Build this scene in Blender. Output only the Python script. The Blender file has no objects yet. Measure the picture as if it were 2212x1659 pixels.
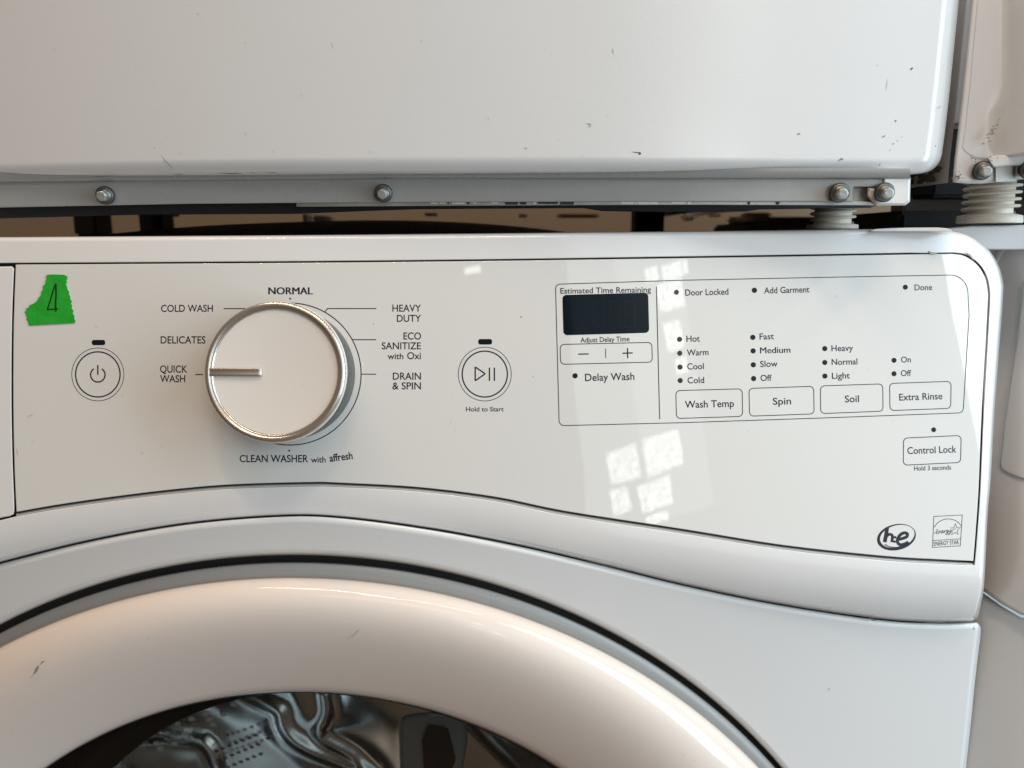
import bpy, bmesh, math, random
from mathutils import Vector, Matrix
from mathutils.geometry import delaunay_2d_cdt
random.seed(7)
SC = bpy.context.scene
COL = SC.collection
R_ = math.radians

# ------------------------------------------------------------------ camera
F_PX, CXP, CYP = 1671.0, 1106.0, 829.5          # photograph measured at 2212 x 1659
PITCH = R_(10.5)
CAM = Vector((0.0, -0.40, 1.0))
cam = bpy.data.cameras.new('camera')
cam.sensor_width = 36.0
cam.lens = 36.0 * F_PX / 2212.0
cam.clip_start = 0.01
cam.clip_end = 60.0
cam.dof.use_dof = True
cam.dof.focus_distance = 0.395
cam.dof.aperture_fstop = 10.0
cam_o = bpy.data.objects.new('camera', cam)
cam_o.location = CAM
cam_o.rotation_euler = (R_(90) - PITCH, 0, 0)
COL.objects.link(cam_o)
SC.camera = cam_o

# ------------------------------------------------------------------ world: the dim warm light of the hall
w = bpy.data.worlds.new('World')
SC.world = w
w.use_nodes = True
bg = w.node_tree.nodes['Background']
bg.inputs[0].default_value = (0.48, 0.395, 0.30, 1)
bg.inputs[1].default_value = 0.25

# ------------------------------------------------------------------ lamps
def area(name, loc, aim, sx, sy, power, col, roll=0.0, textured=False, spread=180):
    l = bpy.data.lights.new(name, 'AREA')
    l.shape = 'RECTANGLE'
    l.size, l.size_y, l.energy, l.color = sx, sy, power, col
    l.spread = R_(spread)
    o = bpy.data.objects.new(name, l)
    o.location = loc
    q = (Vector(aim) - Vector(loc)).to_track_quat('-Z', 'Y')
    o.rotation_euler = (q.to_matrix() @ Matrix.Rotation(roll, 3, 'Z')).to_euler()
    COL.objects.link(o)
    if textured:                                   # pressed glass: the pane is brighter and darker from cell to cell
        l.use_nodes = True
        nt = l.node_tree
        em = nt.nodes['Emission']
        g = nt.nodes.new('ShaderNodeNewGeometry')
        mp = nt.nodes.new('ShaderNodeMapping')
        mp.inputs['Scale'].default_value = (sx * 44, sy * 58, 1)
        v = nt.nodes.new('ShaderNodeTexVoronoi')
        v.inputs['Scale'].default_value = 1.0
        v.inputs['Randomness'].default_value = 0.45
        mr = nt.nodes.new('ShaderNodeMapRange')
        mr.inputs[1].default_value, mr.inputs[2].default_value = 0.05, 0.75
        mr.inputs[3].default_value, mr.inputs[4].default_value = 2.4, 0.12
        nt.links.new(g.outputs['Parametric'], mp.inputs[0])
        nt.links.new(mp.outputs[0], v.inputs['Vector'])
        nt.links.new(v.outputs['Distance'], mr.inputs[0])
        nt.links.new(mr.outputs[0], em.inputs['Strength'])
    return o

AIM = (0.05, 0.0, 1.0)
# the open doorway close by on the right
area('doorway_light', (1.45, -0.58, 1.35), AIM, 0.65, 2.0, 27, (0.68, 0.87, 1.0))
# the translucent sheeting beyond it
area('skylit_wall_light', (2.05, -2.65, 1.45), AIM, 3.0, 2.7, 30, (0.80, 0.92, 1.0))
# the pressed-glass window panes between their crooked glazing bars, part of them dirty or covered
for (x, z, sx, sz) in ((1.08, 1.315, 0.21, 0.165), (1.355, 1.37, 0.24, 0.185), (1.04, 1.14, 0.12, 0.115), (1.29, 1.165, 0.22, 0.14), (1.30, 1.045, 0.16, 0.05),
                       (1.54, 2.34, 0.20, 0.10), (1.355, 2.315, 0.09, 0.085), (1.495, 2.195, 0.19, 0.14), (1.49, 1.99, 0.12, 0.13), (1.535, 1.835, 0.08, 0.09)):
    area('window_pane_light', (x, -3.3, z), (x - 0.6, 0.0, z - 0.5), sx, sz, 13 * sx * sz, (0.97, 1.0, 0.95), roll=R_(11), textured=True)
area('window_pane_light', (0.092, -3.3, 2.325), (0.0, 0.0, 1.6), 0.12, 0.035, 17 * 0.0042, (0.97, 1.0, 0.95), roll=R_(11))
# the dusty sheet of glass those panes sit in
area('window_sheet_light', (1.42, -3.34, 1.75), (0.8, 0.0, 1.25), 0.46, 1.40, 1.3, (0.93, 1.0, 0.97), roll=R_(8))
# warm tube lamps under the ceiling
area('tube_light', (-0.35, -0.55, 2.75), AIM, 1.5, 0.035, 14, (1.0, 0.79, 0.60))
area('tube_light', (0.55, -0.70, 2.75), AIM, 1.5, 0.035, 9, (1.0, 0.79, 0.60))
area('ceiling_light', (0.35, -2.5, 3.0), AIM, 2.2, 0.6, 11, (1.0, 0.77, 0.64))

SC.view_settings.view_transform = 'Standard'
SC.view_settings.look = 'None'
SC.view_settings.exposure = 0.06
SC.view_settings.gamma = 1.0
SC.cycles.max_bounces = 8
SC.cycles.transparent_max_bounces = 8

# ------------------------------------------------------------------ from the photograph to the surfaces
M_ = 0.40 / F_PX                                   # metres per pixel near the fronts
cp, sp = math.cos(PITCH), math.sin(PITCH)

def ray(px, py):
    u, v = (px - CXP) / F_PX, (CYP - py) / F_PX
    return Vector((u, cp + sp * v, -sp + cp * v))

def on(S, px, py, off=0.0):
    """The point where the line of sight meets the surface y = S(x, z) + off."""
    d = ray(px, py)
    t = 0.40
    for _ in range(14):
        p = CAM + d * t
        t = t + (S(p.x, p.z) + off - p.y) / d.y * 0.92
    return CAM + d * t

def normal(S, p, e=1e-3):
    gx = (S(p.x + e, p.z) - S(p.x - e, p.z)) / (2 * e)
    gz = (S(p.x, p.z + e) - S(p.x, p.z - e)) / (2 * e)
    return Vector((gx, -1.0, gz)).normalized()

XC = -0.104
TILT = math.tan(R_(12))
def bow(x, r=2.0, c=XC): return (x - c) ** 2 / (2 * r)
def S_console(x, z): return bow(x) + (z - 1.0) * TILT
def S_front(x, z): return bow(x) - 0.034 + 0.17 * ((0.87 - z) if z > 0.87 else 0.10 * (1 - math.exp(-(0.87 - z) / 0.10)))
def S_door(x, z): return -0.030
def S_dryer(x, z): return -0.012 + (x - 0.02) ** 2 / (2 * 1.5)
def S_rail(x, z): return 0.016 - 0.068 * (x + 0.2) + 0.03 * (x + 0.2) ** 2
def S_ncons(x, z):
    k = max(0.0, 0.345 - x)
    return 0.045 + (z - 1.0) * TILT + 13.0 * k * k
def S_nfront(x, z):
    k = max(0.0, 0.345 - x)
    return 0.018 + 7.0 * k * k
def S_ndryer(x, z): return 0.030
def S_flat(y):
    return lambda x, z: y

# ------------------------------------------------------------------ materials
def nodes(name):
    m = bpy.data.materials.new(name)
    m.use_nodes = True
    nt = m.node_tree
    return m, nt, nt.nodes['Principled BSDF']

def N(nt, t, **kw):
    n = nt.nodes.new(t)
    for k, v in kw.items():
        n.inputs[k.replace('_', ' ')].default_value = v
    return n

def paint(name, col, rough, bump=0.0, bscale=900, grime=0.0, gcol=(0.25, 0.21, 0.16), wave=0.0, wscale=9,
          spec=0.5, rvar=0.0, metal=0.0, coat=0.0):
    m, nt, b = nodes(name)
    b.inputs['Roughness'].default_value = rough
    b.inputs['Specular IOR Level'].default_value = spec
    b.inputs['Metallic'].default_value = metal
    b.inputs['Coat Weight'].default_value = coat
    b.inputs['Coat Roughness'].default_value = 0.03
    tc = N(nt, 'ShaderNodeTexCoord')
    L = nt.links.new
    if grime > 0:
        n1 = N(nt, 'ShaderNodeTexNoise', Scale=330.0, Detail=6.0, Roughness=0.65)
        n2 = N(nt, 'ShaderNodeTexNoise', Scale=11.0, Detail=3.0)
        L(tc.outputs['Object'], n1.inputs['Vector']); L(tc.outputs['Object'], n2.inputs['Vector'])
        r1 = N(nt, 'ShaderNodeMapRange'); r1.inputs[1].default_value = 0.66; r1.inputs[2].default_value = 0.80
        r2 = N(nt, 'ShaderNodeMapRange'); r2.inputs[1].default_value = 0.42; r2.inputs[2].default_value = 0.70
        L(n1.outputs[0], r1.inputs[0]); L(n2.outputs[0], r2.inputs[0])
        mu = N(nt, 'ShaderNodeMath'); mu.operation = 'MULTIPLY'
        L(r1.outputs[0], mu.inputs[0]); L(r2.outputs[0], mu.inputs[1])
        mu2 = N(nt, 'ShaderNodeMath'); mu2.operation = 'MULTIPLY'; mu2.inputs[1].default_value = grime
        L(mu.outputs[0], mu2.inputs[0])
        # faint uneven yellowing and handling film over the whole surface
        n3 = N(nt, 'ShaderNodeTexNoise', Scale=4.5, Detail=4.0)
        L(tc.outputs['Object'], n3.inputs['Vector'])
        mx0 = N(nt, 'ShaderNodeMix'); mx0.data_type = 'RGBA'
        mx0.inputs[6].default_value = (*col, 1)
        mx0.inputs[7].default_value = (col[0] * 0.93, col[1] * 0.91, col[2] * 0.88, 1)
        L(n3.outputs[0], mx0.inputs[0])
        mx = N(nt, 'ShaderNodeMix'); mx.data_type = 'RGBA'
        L(mx0.outputs[2], mx.inputs[6]); mx.inputs[7].default_value = (*gcol, 1)
        L(mu2.outputs[0], mx.inputs[0]); L(mx.outputs[2], b.inputs['Base Color'])
    else:
        b.inputs['Base Color'].default_value = (*col, 1)
    if rvar > 0:
        n4 = N(nt, 'ShaderNodeTexNoise', Scale=23.0, Detail=5.0)
        L(tc.outputs['Object'], n4.inputs['Vector'])
        r4 = N(nt, 'ShaderNodeMapRange')
        r4.inputs[1].default_value, r4.inputs[2].default_value = 0.35, 0.7
        r4.inputs[3].default_value, r4.inputs[4].default_value = rough, rough + rvar
        L(n4.outputs[0], r4.inputs[0]); L(r4.outputs[0], b.inputs['Roughness'])
    prev = None
    if bump > 0:
        nb = N(nt, 'ShaderNodeTexNoise', Scale=float(bscale), Detail=2.0)
        L(tc.outputs['Object'], nb.inputs['Vector'])
        bp = N(nt, 'ShaderNodeBump', Strength=bump, Distance=0.0002)
        L(nb.outputs[0], bp.inputs['Height'])
        prev = bp
    if wave > 0:
        nw = N(nt, 'ShaderNodeTexNoise', Scale=float(wscale), Detail=1.0)
        L(tc.outputs['Object'], nw.inputs['Vector'])
        bw = N(nt, 'ShaderNodeBump', Strength=wave, Distance=0.004)
        L(nw.outputs[0], bw.inputs['Height'])
        if prev: L(prev.outputs[0], bw.inputs['Normal'])
        prev = bw
    if prev: L(prev.outputs[0], b.inputs['Normal'])
    return m

M = {}
M['moulding'] = paint('white_moulding', (0.79, 0.785, 0.785), 0.11, bump=0.05, grime=0.5, wave=0.05, rvar=0.06, spec=0.7)
M['panel'] = paint('glossy_panel', (0.735, 0.733, 0.715), 0.010, grime=0.3, wave=0.08, wscale=14, rvar=0.022, spec=0.7)
M['enamel'] = paint('white_enamel', (0.78, 0.785, 0.79), 0.20, bump=0.16, bscale=420, grime=0.55, wave=0.03, rvar=0.06, spec=0.7)
M['bezel'] = paint('door_plastic', (0.82, 0.735, 0.675), 0.045, bump=0.02, grime=0.9, wave=0.03, rvar=0.03, spec=0.3)
M['grey_ring'] = paint('grey_plastic', (0.29, 0.30, 0.305), 0.35, grime=0.4, bump=0.05)
M['dark_ring'] = paint('dark_rubber', (0.085, 0.082, 0.078), 0.55, bump=0.05)
M['backing_dark'] = paint('dark_backing', (0.035, 0.035, 0.037), 0.6)
M['trim'] = paint('groove_lip', (0.46, 0.46, 0.455), 0.25, grime=0.6)
M['ink'] = paint('dark_ink', (0.018, 0.018, 0.030), 0.35, spec=0.2)
M['faint_ink'] = paint('unlit_segment', (0.0062, 0.0115, 0.0165), 0.05, wave=0.03, wscale=30, rvar=0.08, spec=0.12)
M['lens'] = paint('smoked_lens', (0.008, 0.011, 0.013), 0.12, spec=0.25)
M['display'] = paint('display_glass', (0.003, 0.008, 0.013), 0.05, wave=0.03, wscale=30, rvar=0.08, spec=0.12)
M['chrome'] = paint('satin_chrome', (0.64, 0.59, 0.53), 0.24, metal=0.85, rvar=0.08)
M['pointer'] = paint('pointer_metal', (0.50, 0.46, 0.41), 0.33, metal=0.8, rvar=0.1)
M['knob'] = paint('knob_plastic', (0.78, 0.735, 0.69), 0.17, grime=0.3, wave=0.06, wscale=30)
M['knob_side'] = paint('knob_skirt', (0.085, 0.088, 0.080), 0.4)
M['zinc'] = paint('zinc_plated_steel', (0.56, 0.58, 0.55), 0.28, metal=0.8, bump=0.5, bscale=500, rvar=0.2)
M['washer_steel'] = paint('dull_zinc', (0.20, 0.21, 0.20), 0.32, metal=1.0, bump=0.6, bscale=700, rvar=0.2)
M['bare'] = paint('pale_zinc', (0.72, 0.72, 0.69), 0.35, metal=0.5, bump=0.5, bscale=400)
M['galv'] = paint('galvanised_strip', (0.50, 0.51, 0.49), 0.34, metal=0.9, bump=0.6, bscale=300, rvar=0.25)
M['rail'] = paint('painted_rail', (0.36, 0.365, 0.36), 0.16, bump=0.10, bscale=300, grime=0.6, rvar=0.22, spec=0.9)
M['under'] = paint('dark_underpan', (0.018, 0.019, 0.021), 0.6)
M['foot'] = paint('aged_nylon', (0.84, 0.79, 0.70), 0.5, bump=0.5, bscale=600, grime=1.6, gcol=(0.16, 0.12, 0.08))
M['tape'] = paint('green_tape', (0.014, 0.38, 0.026), 0.5, bump=1.0, bscale=900, grime=0.35, gcol=(0.01, 0.16, 0.012), wave=0.22, wscale=110)
M['marker'] = paint('marker_ink', (0.008, 0.022, 0.010), 0.5)
M['scuff'] = paint('scuff_dark', (0.05, 0.05, 0.052), 0.6)
M['rust'] = paint('scuff_rust', (0.30, 0.16, 0.12), 0.7)
M['soil'] = paint('soiling', (0.13, 0.105, 0.075), 0.8, bump=0.8, bscale=900)
M['pale'] = paint('pale_soiling', (0.42, 0.39, 0.32), 0.8)
M['mid'] = paint('scuff_mid', (0.17, 0.17, 0.175), 0.6)
M['smear'] = paint('scuff_smear', (0.30, 0.29, 0.28), 0.5)
M['faint'] = paint('faint_scuff', (0.50, 0.48, 0.45), 0.4)
M['wall'] = paint('tan_wall', (0.29, 0.225, 0.16), 0.8, bump=0.4, bscale=60, grime=0.9, gcol=(0.10, 0.05, 0.03))
M['floor'] = paint('concrete_floor', (0.20, 0.135, 0.09), 0.7, bump=0.3, bscale=40)
M['brown'] = paint('brown_board', (0.13, 0.10, 0.078), 0.8)
M['fitting_glint'] = paint('pale_fitting_glint', (0.90, 0.90, 0.86), 0.4)
M['bright_hole'] = paint('lit_hole', (0.85, 0.84, 0.78), 0.5)  # pale discs: the light caught in these holes is in their colour
M['rusty'] = paint('rusty_board', (0.30, 0.15, 0.085), 0.8, grime=0.8)
M['black'] = paint('black_fitting', (0.008, 0.008, 0.008), 0.7, spec=0.2)
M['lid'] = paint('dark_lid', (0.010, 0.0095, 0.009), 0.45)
M['drum'] = paint('drum_steel', (0.50, 0.50, 0.49), 0.13, metal=1.0, wave=0.08, wscale=18, rvar=0.12)
M['hole'] = paint('drum_hole', (0.008, 0.008, 0.008), 0.5)
M['gasket'] = paint('door_gasket', (0.03, 0.032, 0.033), 0.4, wave=0.3, wscale=20)
M['grey_plate'] = paint('grey_plate_plastic', (0.42, 0.44, 0.44), 0.25, wave=0.2)
M['post_glint'] = paint('pale_post_glint', (0.92, 0.86, 0.74), 0.5)

def glass_mat():
    m = bpy.data.materials.new('door_glass')
    m.use_nodes = True
    nt = m.node_tree
    nt.nodes.clear()
    out = N(nt, 'ShaderNodeOutputMaterial')
    tr = N(nt, 'ShaderNodeBsdfTransparent'); tr.inputs[0].default_value = (0.45, 0.49, 0.49, 1)
    gl = N(nt, 'ShaderNodeBsdfGlossy'); gl.inputs['Roughness'].default_value = 0.02
    fr = N(nt, 'ShaderNodeFresnel'); fr.inputs[0].default_value = 1.5
    mx = N(nt, 'ShaderNodeMixShader')
    nt.links.new(fr.outputs[0], mx.inputs[0])
    nt.links.new(tr.outputs[0], mx.inputs[1]); nt.links.new(gl.outputs[0], mx.inputs[2])
    nt.links.new(mx.outputs[0], out.inputs[0])
    return m
M['glass'] = glass_mat()

# ------------------------------------------------------------------ object helpers
def thing(name, label, cat, loc, group=None):
    o = bpy.data.objects.new(name, None)
    COL.objects.link(o)
    o.location = loc
    o.empty_display_size = 0.05
    o['label'] = label
    o['category'] = cat
    if group: o['group'] = group
    return o

def origin(parent):
    v = Vector((0, 0, 0))
    while parent is not None:
        v += parent.location
        parent = parent.parent
    return v

def link(name, me, mat, parent, label=None):
    o = bpy.data.objects.new(name, me)
    if mat is not None: me.materials.append(mat)
    COL.objects.link(o)
    if parent is not None:
        o.parent = parent
    if label: o['label'] = label
    return o

def mesh(name, verts, faces, mat, parent, normals=None, smooth=True, label=None):
    b = origin(parent)
    me = bpy.data.meshes.new(name)
    me.from_pydata([tuple(Vector(v) - b) for v in verts], [], faces)
    me.validate()
    if smooth:
        for p in me.polygons: p.use_smooth = True
    if normals is not None and len(normals) == len(me.vertices):
        me.normals_split_custom_set_from_vertices([tuple(n) for n in normals])
    return link(name, me, mat, parent, label)

# --- 2-d outlines in photograph pixels
def spline(pts, n=10):
    """Catmull-Rom through the points."""
    out = []
    P = [pts[0]] + list(pts) + [pts[-1]]
    for i in range(1, len(P) - 2):
        p0, p1, p2, p3 = P[i - 1], P[i], P[i + 1], P[i + 2]
        for k in range(n):
            t = k / n
            out.append(tuple(0.5 * ((2 * p1[a]) + (-p0[a] + p2[a]) * t + (2 * p0[a] - 5 * p1[a] + 4 * p2[a] - p3[a]) * t * t
                                    + (-p0[a] + 3 * p1[a] - 3 * p2[a] + p3[a]) * t ** 3) for a in (0, 1)))
    out.append(tuple(pts[-1]))
    return out

def area2(pts):
    return 0.5 * sum(pts[i][0] * pts[(i + 1) % len(pts)][1] - pts[(i + 1) % len(pts)][0] * pts[i][1] for i in range(len(pts)))

def dense(pts, step, closed=True):
    out = []
    n = len(pts)
    for i in range(n if closed else n - 1):
        a, b = pts[i], pts[(i + 1) % n]
        d = math.hypot(b[0] - a[0], b[1] - a[1])
        k = max(1, int(math.ceil(d / step)))
        for j in range(k):
            out.append((a[0] + (b[0] - a[0]) * j / k, a[1] + (b[1] - a[1]) * j / k))
    if not closed: out.append(pts[-1])
    q = []
    for p in out:
        if not q or math.hypot(p[0] - q[-1][0], p[1] - q[-1][1]) > 0.05: q.append(p)
    if closed and math.hypot(q[0][0] - q[-1][0], q[0][1] - q[-1][1]) < 0.05: q.pop()
    return q

def outward(pts):
    """Unit normals pointing out of a closed loop."""
    s = 1.0 if area2(pts) > 0 else -1.0
    n = len(pts)
    res = []
    for i in range(n):
        a, b, c = pts[i - 1], pts[i], pts[(i + 1) % n]
        e1 = Vector((b[0] - a[0], b[1] - a[1])); e2 = Vector((c[0] - b[0], c[1] - b[1]))
        e1.normalize(); e2.normalize()
        m = Vector((e1.y + e2.y, -e1.x - e2.x)) * s
        if m.length < 1e-6: m = Vector((e1.y, -e1.x)) * s
        m.normalize()
        k = max(0.5, m.dot(Vector((e1.y, -e1.x)) * s))
        res.append((m.x / k, m.y / k))
    return res

def offset(pts, d):
    return [(p[0] + o[0] * d, p[1] + o[1] * d) for p, o in zip(pts, outward(pts))]

def rounded(corners, r, n=6):
    """Closed rounded polygon."""
    if not isinstance(r, (list, tuple)): r = [r] * len(corners)
    out = []
    k = len(corners)
    for i in range(k):
        p = Vector(corners[i]); a = Vector(corners[i - 1]) - p; b = Vector(corners[(i + 1) % k]) - p
        if r[i] <= 0:
            out.append(tuple(p)); continue
        a.normalize(); b.normalize()
        ang = a.angle(b)
        t = r[i] / math.tan(ang / 2)
        c = p + (a + b).normalized() * (r[i] / math.sin(ang / 2))
        p0, p1 = p + a * t, p + b * t
        a0 = math.atan2(p0.y - c.y, p0.x - c.x); a1 = math.atan2(p1.y - c.y, p1.x - c.x)
        d = (a1 - a0 + math.pi) % (2 * math.pi) - math.pi
        for j in range(n + 1):
            q = a0 + d * j / n
            out.append((c.x + r[i] * math.cos(q), c.y + r[i] * math.sin(q)))
    return out

def ring_of(cx, cy, rx, ry=None, n=48, a0=0.0, a1=2 * math.pi):
    ry = ry or rx
    full = abs(a1 - a0 - 2 * math.pi) < 1e-6
    return [(cx + rx * math.cos(a0 + (a1 - a0) * i / (n if full else n - 1)), cy + ry * math.sin(a0 + (a1 - a0) * i / (n if full else n - 1))) for i in range(n)]

def inside(p, poly):
    c = False
    j = len(poly) - 1
    for i in range(len(poly)):
        if (poly[i][1] > p[1]) != (poly[j][1] > p[1]) and p[0] < (poly[j][0] - poly[i][0]) * (p[1] - poly[i][1]) / (poly[j][1] - poly[i][1]) + poly[i][0]:
            c = not c
        j = i
    return c

def plate(name, S, outline, mat, parent, holes=(), bevel=3.0, thick=0.008, off=0.0, grid=45, step=14, K=5, label=None, bd=None, hbevel=None):
    """A moulded plate: the outline (photograph pixels) laid on the surface S, with rounded rims and real thickness.
    bd is the depth of the rounding in metres (default: as deep as it is wide)."""
    loops = [(dense(outline, step), 1.0)] + [(dense(h, step), -1.0) for h in holes]
    V, NR, F = [], [], []
    inner2d, inner_idx, polys = [], [], []
    for pts, sgn in loops:
        bv = bevel if sgn > 0 or hbevel is None else hbevel
        dep = bd if (bd is not None and sgn > 0) else bv * M_
        nrm = outward(pts)
        rows = []
        stations = [(0.0, max(thick, dep + 0.0005), 90.0)]
        for k in range(K + 1):
            ph = R_(90 * (1 - k / K))
            stations.append((bv * (1 - math.sin(ph)), dep * (1 - math.cos(ph)), math.degrees(ph)))
        for inset, depth, ph in stations:
            row = []
            for p, o in zip(pts, nrm):
                q = (p[0] - sgn * o[0] * inset, p[1] - sgn * o[1] * inset)
                wp = on(S, q[0], q[1], off + depth)
                V.append(wp)
                n0 = normal(S, wp)
                ow = Vector((o[0], 0, -o[1])) * sgn
                ow = (ow - n0 * ow.dot(n0)).normalized()
                NR.append((n0 * math.cos(R_(ph)) + ow * math.sin(R_(ph))).normalized())
                row.append(len(V) - 1)
            rows.append(row)
        # faces between the stations
        ccw = (area2(pts) > 0) == (sgn > 0)
        m = len(pts)
        for a, b in zip(rows[:-1], rows[1:]):
            for i in range(m):
                j = (i + 1) % m
                F.append((a[i], b[i], b[j], a[j]) if ccw else (a[j], b[j], b[i], a[i]))
        q2 = [(p[0] - sgn * o[0] * bv, p[1] - sgn * o[1] * bv) for p, o in zip(pts, nrm)]
        polys.append((q2, sgn))
        base = len(inner2d)
        inner2d += q2
        inner_idx += rows[-1]
    # fill
    edges = []
    base = 0
    for q2, sgn in polys:
        m = len(q2)
        edges += [(base + i, base + (i + 1) % m) for i in range(m)]
        base += m
    xs = [p[0] for p in polys[0][0]]; ys = [p[1] for p in polys[0][0]]
    extra = []
    gx = min(xs) + grid * 0.5
    while gx < max(xs):
        gy = min(ys) + grid * 0.5
        while gy < max(ys):
            p = (gx, gy)
            if inside(p, polys[0][0]) and not any(inside(p, h[0]) for h in polys[1:]):
                if min((p[0] - q[0]) ** 2 + (p[1] - q[1]) ** 2 for q in inner2d) > (grid * 0.3) ** 2:
                    extra.append(p)
            gy += grid
        gx += grid
    allp = inner2d + extra
    ov, oe, of, orv, ore, orf = delaunay_2d_cdt([Vector(p) for p in allp], edges, [], 0, 1e-5)
    idx = []
    for v, orig in zip(ov, orv):
        src = orig[0] if orig else None
        if src is not None and src < len(inner_idx):
            idx.append(inner_idx[src])
        else:
            wp = on(S, v.x, v.y, off)
            V.append(wp); NR.append(normal(S, wp)); idx.append(len(V) - 1)
    for f in of:
        c = (sum(ov[i].x for i in f) / 3, sum(ov[i].y for i in f) / 3)
        if inside(c, polys[0][0]) and not any(inside(c, h[0]) for h in polys[1:]):
            a, b, d = (ov[i] for i in f)
            cr = (b.x - a.x) * (d.y - a.y) - (b.y - a.y) * (d.x - a.x)
            t = [idx[i] for i in f]
            if len(set(t)) < 3: continue
            lm = max((a - b).length_squared, (b - d).length_squared, (d - a).length_squared)
            if abs(cr) < 0.006 * lm and abs(cr) < 3.0: continue     # slivers along straight rims
            F.append(tuple(t) if cr < 0 else tuple(reversed(t)))
    return mesh(name, V, F, mat, parent, NR, label=label)

def loft(name, rows, mat, parent, closed=False, flip=False, label=None):
    """Quads between rows of world points."""
    V, F = [], []
    m = len(rows[0])
    for r in rows: V += r
    for a in range(len(rows) - 1):
        for i in range(m if closed else m - 1):
            j = (i + 1) % m
            q = (a * m + i, a * m + j, (a + 1) * m + j, (a + 1) * m + i)
            F.append(tuple(reversed(q)) if flip else q)
    return mesh(name, V, F, mat, parent, label=label)

def lathe(name, centre, axis, profile, mat, parent, n=48, label=None, sx=1.0, up=None):
    """profile: (radius, height along axis)."""
    axis = Vector(axis).normalized()
    a = (up or Vector((0, 0, 1))).cross(axis).normalized()
    b = axis.cross(a)
    V, F = [], []
    for r, h in profile:
        for i in range(n):
            t = 2 * math.pi * i / n
            V.append(Vector(centre) + axis * h + (a * math.cos(t) + b * math.sin(t)) * max(r, 1e-5))
    for k in range(len(profile) - 1):
        for i in range(n):
            j = (i + 1) % n
            F.append((k * n + i, k * n + j, (k + 1) * n + j, (k + 1) * n + i))
    F.append(tuple(range((len(profile) - 1) * n, len(profile) * n)))
    o = mesh(name, V, F, mat, parent, label=label)
    return o

def sharp(o, deg=35):
    m = o.modifiers.new('edge', 'EDGE_SPLIT')
    m.split_angle = R_(deg)
    return o

def box(name, x0, x1, y0, y1, z0, z1, mat, parent, bev=0.002, label=None):
    bm = bmesh.new()
    bmesh.ops.create_cube(bm, size=1.0)
    b = origin(parent)
    for v in bm.verts:
        v.co = Vector(((x0 + x1) / 2 + v.co.x * (x1 - x0), (y0 + y1) / 2 + v.co.y * (y1 - y0), (z0 + z1) / 2 + v.co.z * (z1 - z0))) - b
    if bev > 0:
        bmesh.ops.bevel(bm, geom=bm.edges[:], offset=bev, segments=2, affect='EDGES')
    me = bpy.data.meshes.new(name)
    bm.to_mesh(me); bm.free()
    return link(name, me, mat, parent, label)

# --- flat print laid on a surface
PRINT = -0.00006
def stroke(S, pts, width, closed=False, off=PRINT, caps=False):
    """Quad strip of a line in photograph pixels -> verts, faces."""
    pts = dense(pts, 9, closed)
    n = len(pts)
    V, F = [], []
    for i in range(n):
        a = pts[i - 1] if (i > 0 or closed) else pts[i]
        c = pts[(i + 1) % n] if (i < n - 1 or closed) else pts[i]
        b = pts[i]
        e1 = Vector((b[0] - a[0], b[1] - a[1])); e2 = Vector((c[0] - b[0], c[1] - b[1]))
        if e1.length > 0: e1.normalize()
        if e2.length > 0: e2.normalize()
        t = e1 + e2
        if t.length < 1e-6: t = e2
        t.normalize()
        m = Vector((t.y, -t.x))
        k = 1.0
        if e1.length > 0 and e2.length > 0:
            k = 1 / max(0.6, m.dot(Vector((e2.y, -e2.x))))
        h = width / 2 * k
        V += [on(S, b[0] + m.x * h, b[1] + m.y * h, off), on(S, b[0] - m.x * h, b[1] - m.y * h, off)]
    for i in range(n if closed else n - 1):
        j = (i + 1) % n
        F.append((2 * i, 2 * j, 2 * j + 1, 2 * i + 1))
    if caps and not closed:
        for k, (px, py) in ((0, pts[0]), (n - 1, pts[-1])):
            b0 = len(V)
            V += [on(S, px + width / 2 * math.cos(t * math.pi / 5), py + width / 2 * math.sin(t * math.pi / 5), off * 1.05) for t in range(10)]
            F.append(tuple(range(b0, b0 + 10)))
    return V, F

def strokes(name, S, parts, mat, parent, off=PRINT, label=None):
    V, F = [], []
    for pts, wd, cl, caps in parts:
        v, f = stroke(S, pts, wd, cl, off, caps)
        b = len(V)
        V += v
        F += [tuple(i + b for i in q) for q in f]
    return mesh(name, V, F, mat, parent, smooth=False, label=label)

def blot(name, S, pts, mat, parent, off=PRINT, label=None):
    V = [on(S, p[0], p[1], off) for p in pts]
    bm = bmesh.new()
    b = origin(parent)
    vs = [bm.verts.new(v - b) for v in V]
    f = bm.faces.new(vs)
    f.normal_update()
    if f.normal.y > 0: f.normal_flip()
    bmesh.ops.triangulate(bm, faces=[f])
    me = bpy.data.meshes.new(name)
    bm.to_mesh(me); bm.free()
    return link(name, me, mat, parent, label)

_txt = {}
def text_mesh(body, weight=0.0):
    c = bpy.data.curves.new('lettering', 'FONT')
    c.body = body
    c.size = 1.0
    c.offset = weight
    c.resolution_u = 4
    o = bpy.data.objects.new('lettering', c)
    COL.objects.link(o)
    dg = bpy.context.evaluated_depsgraph_get()
    dg.update()
    me = bpy.data.meshes.new_from_object(o.evaluated_get(dg))
    v = [tuple(q.co) for q in me.vertices]
    f = [tuple(p.vertices) for p in me.polygons]
    bpy.data.objects.remove(o); bpy.data.curves.remove(c); bpy.data.meshes.remove(me)
    return v, f
_capv, _ = text_mesh('H')
CAPH = max(v[1] for v in _capv)

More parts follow.
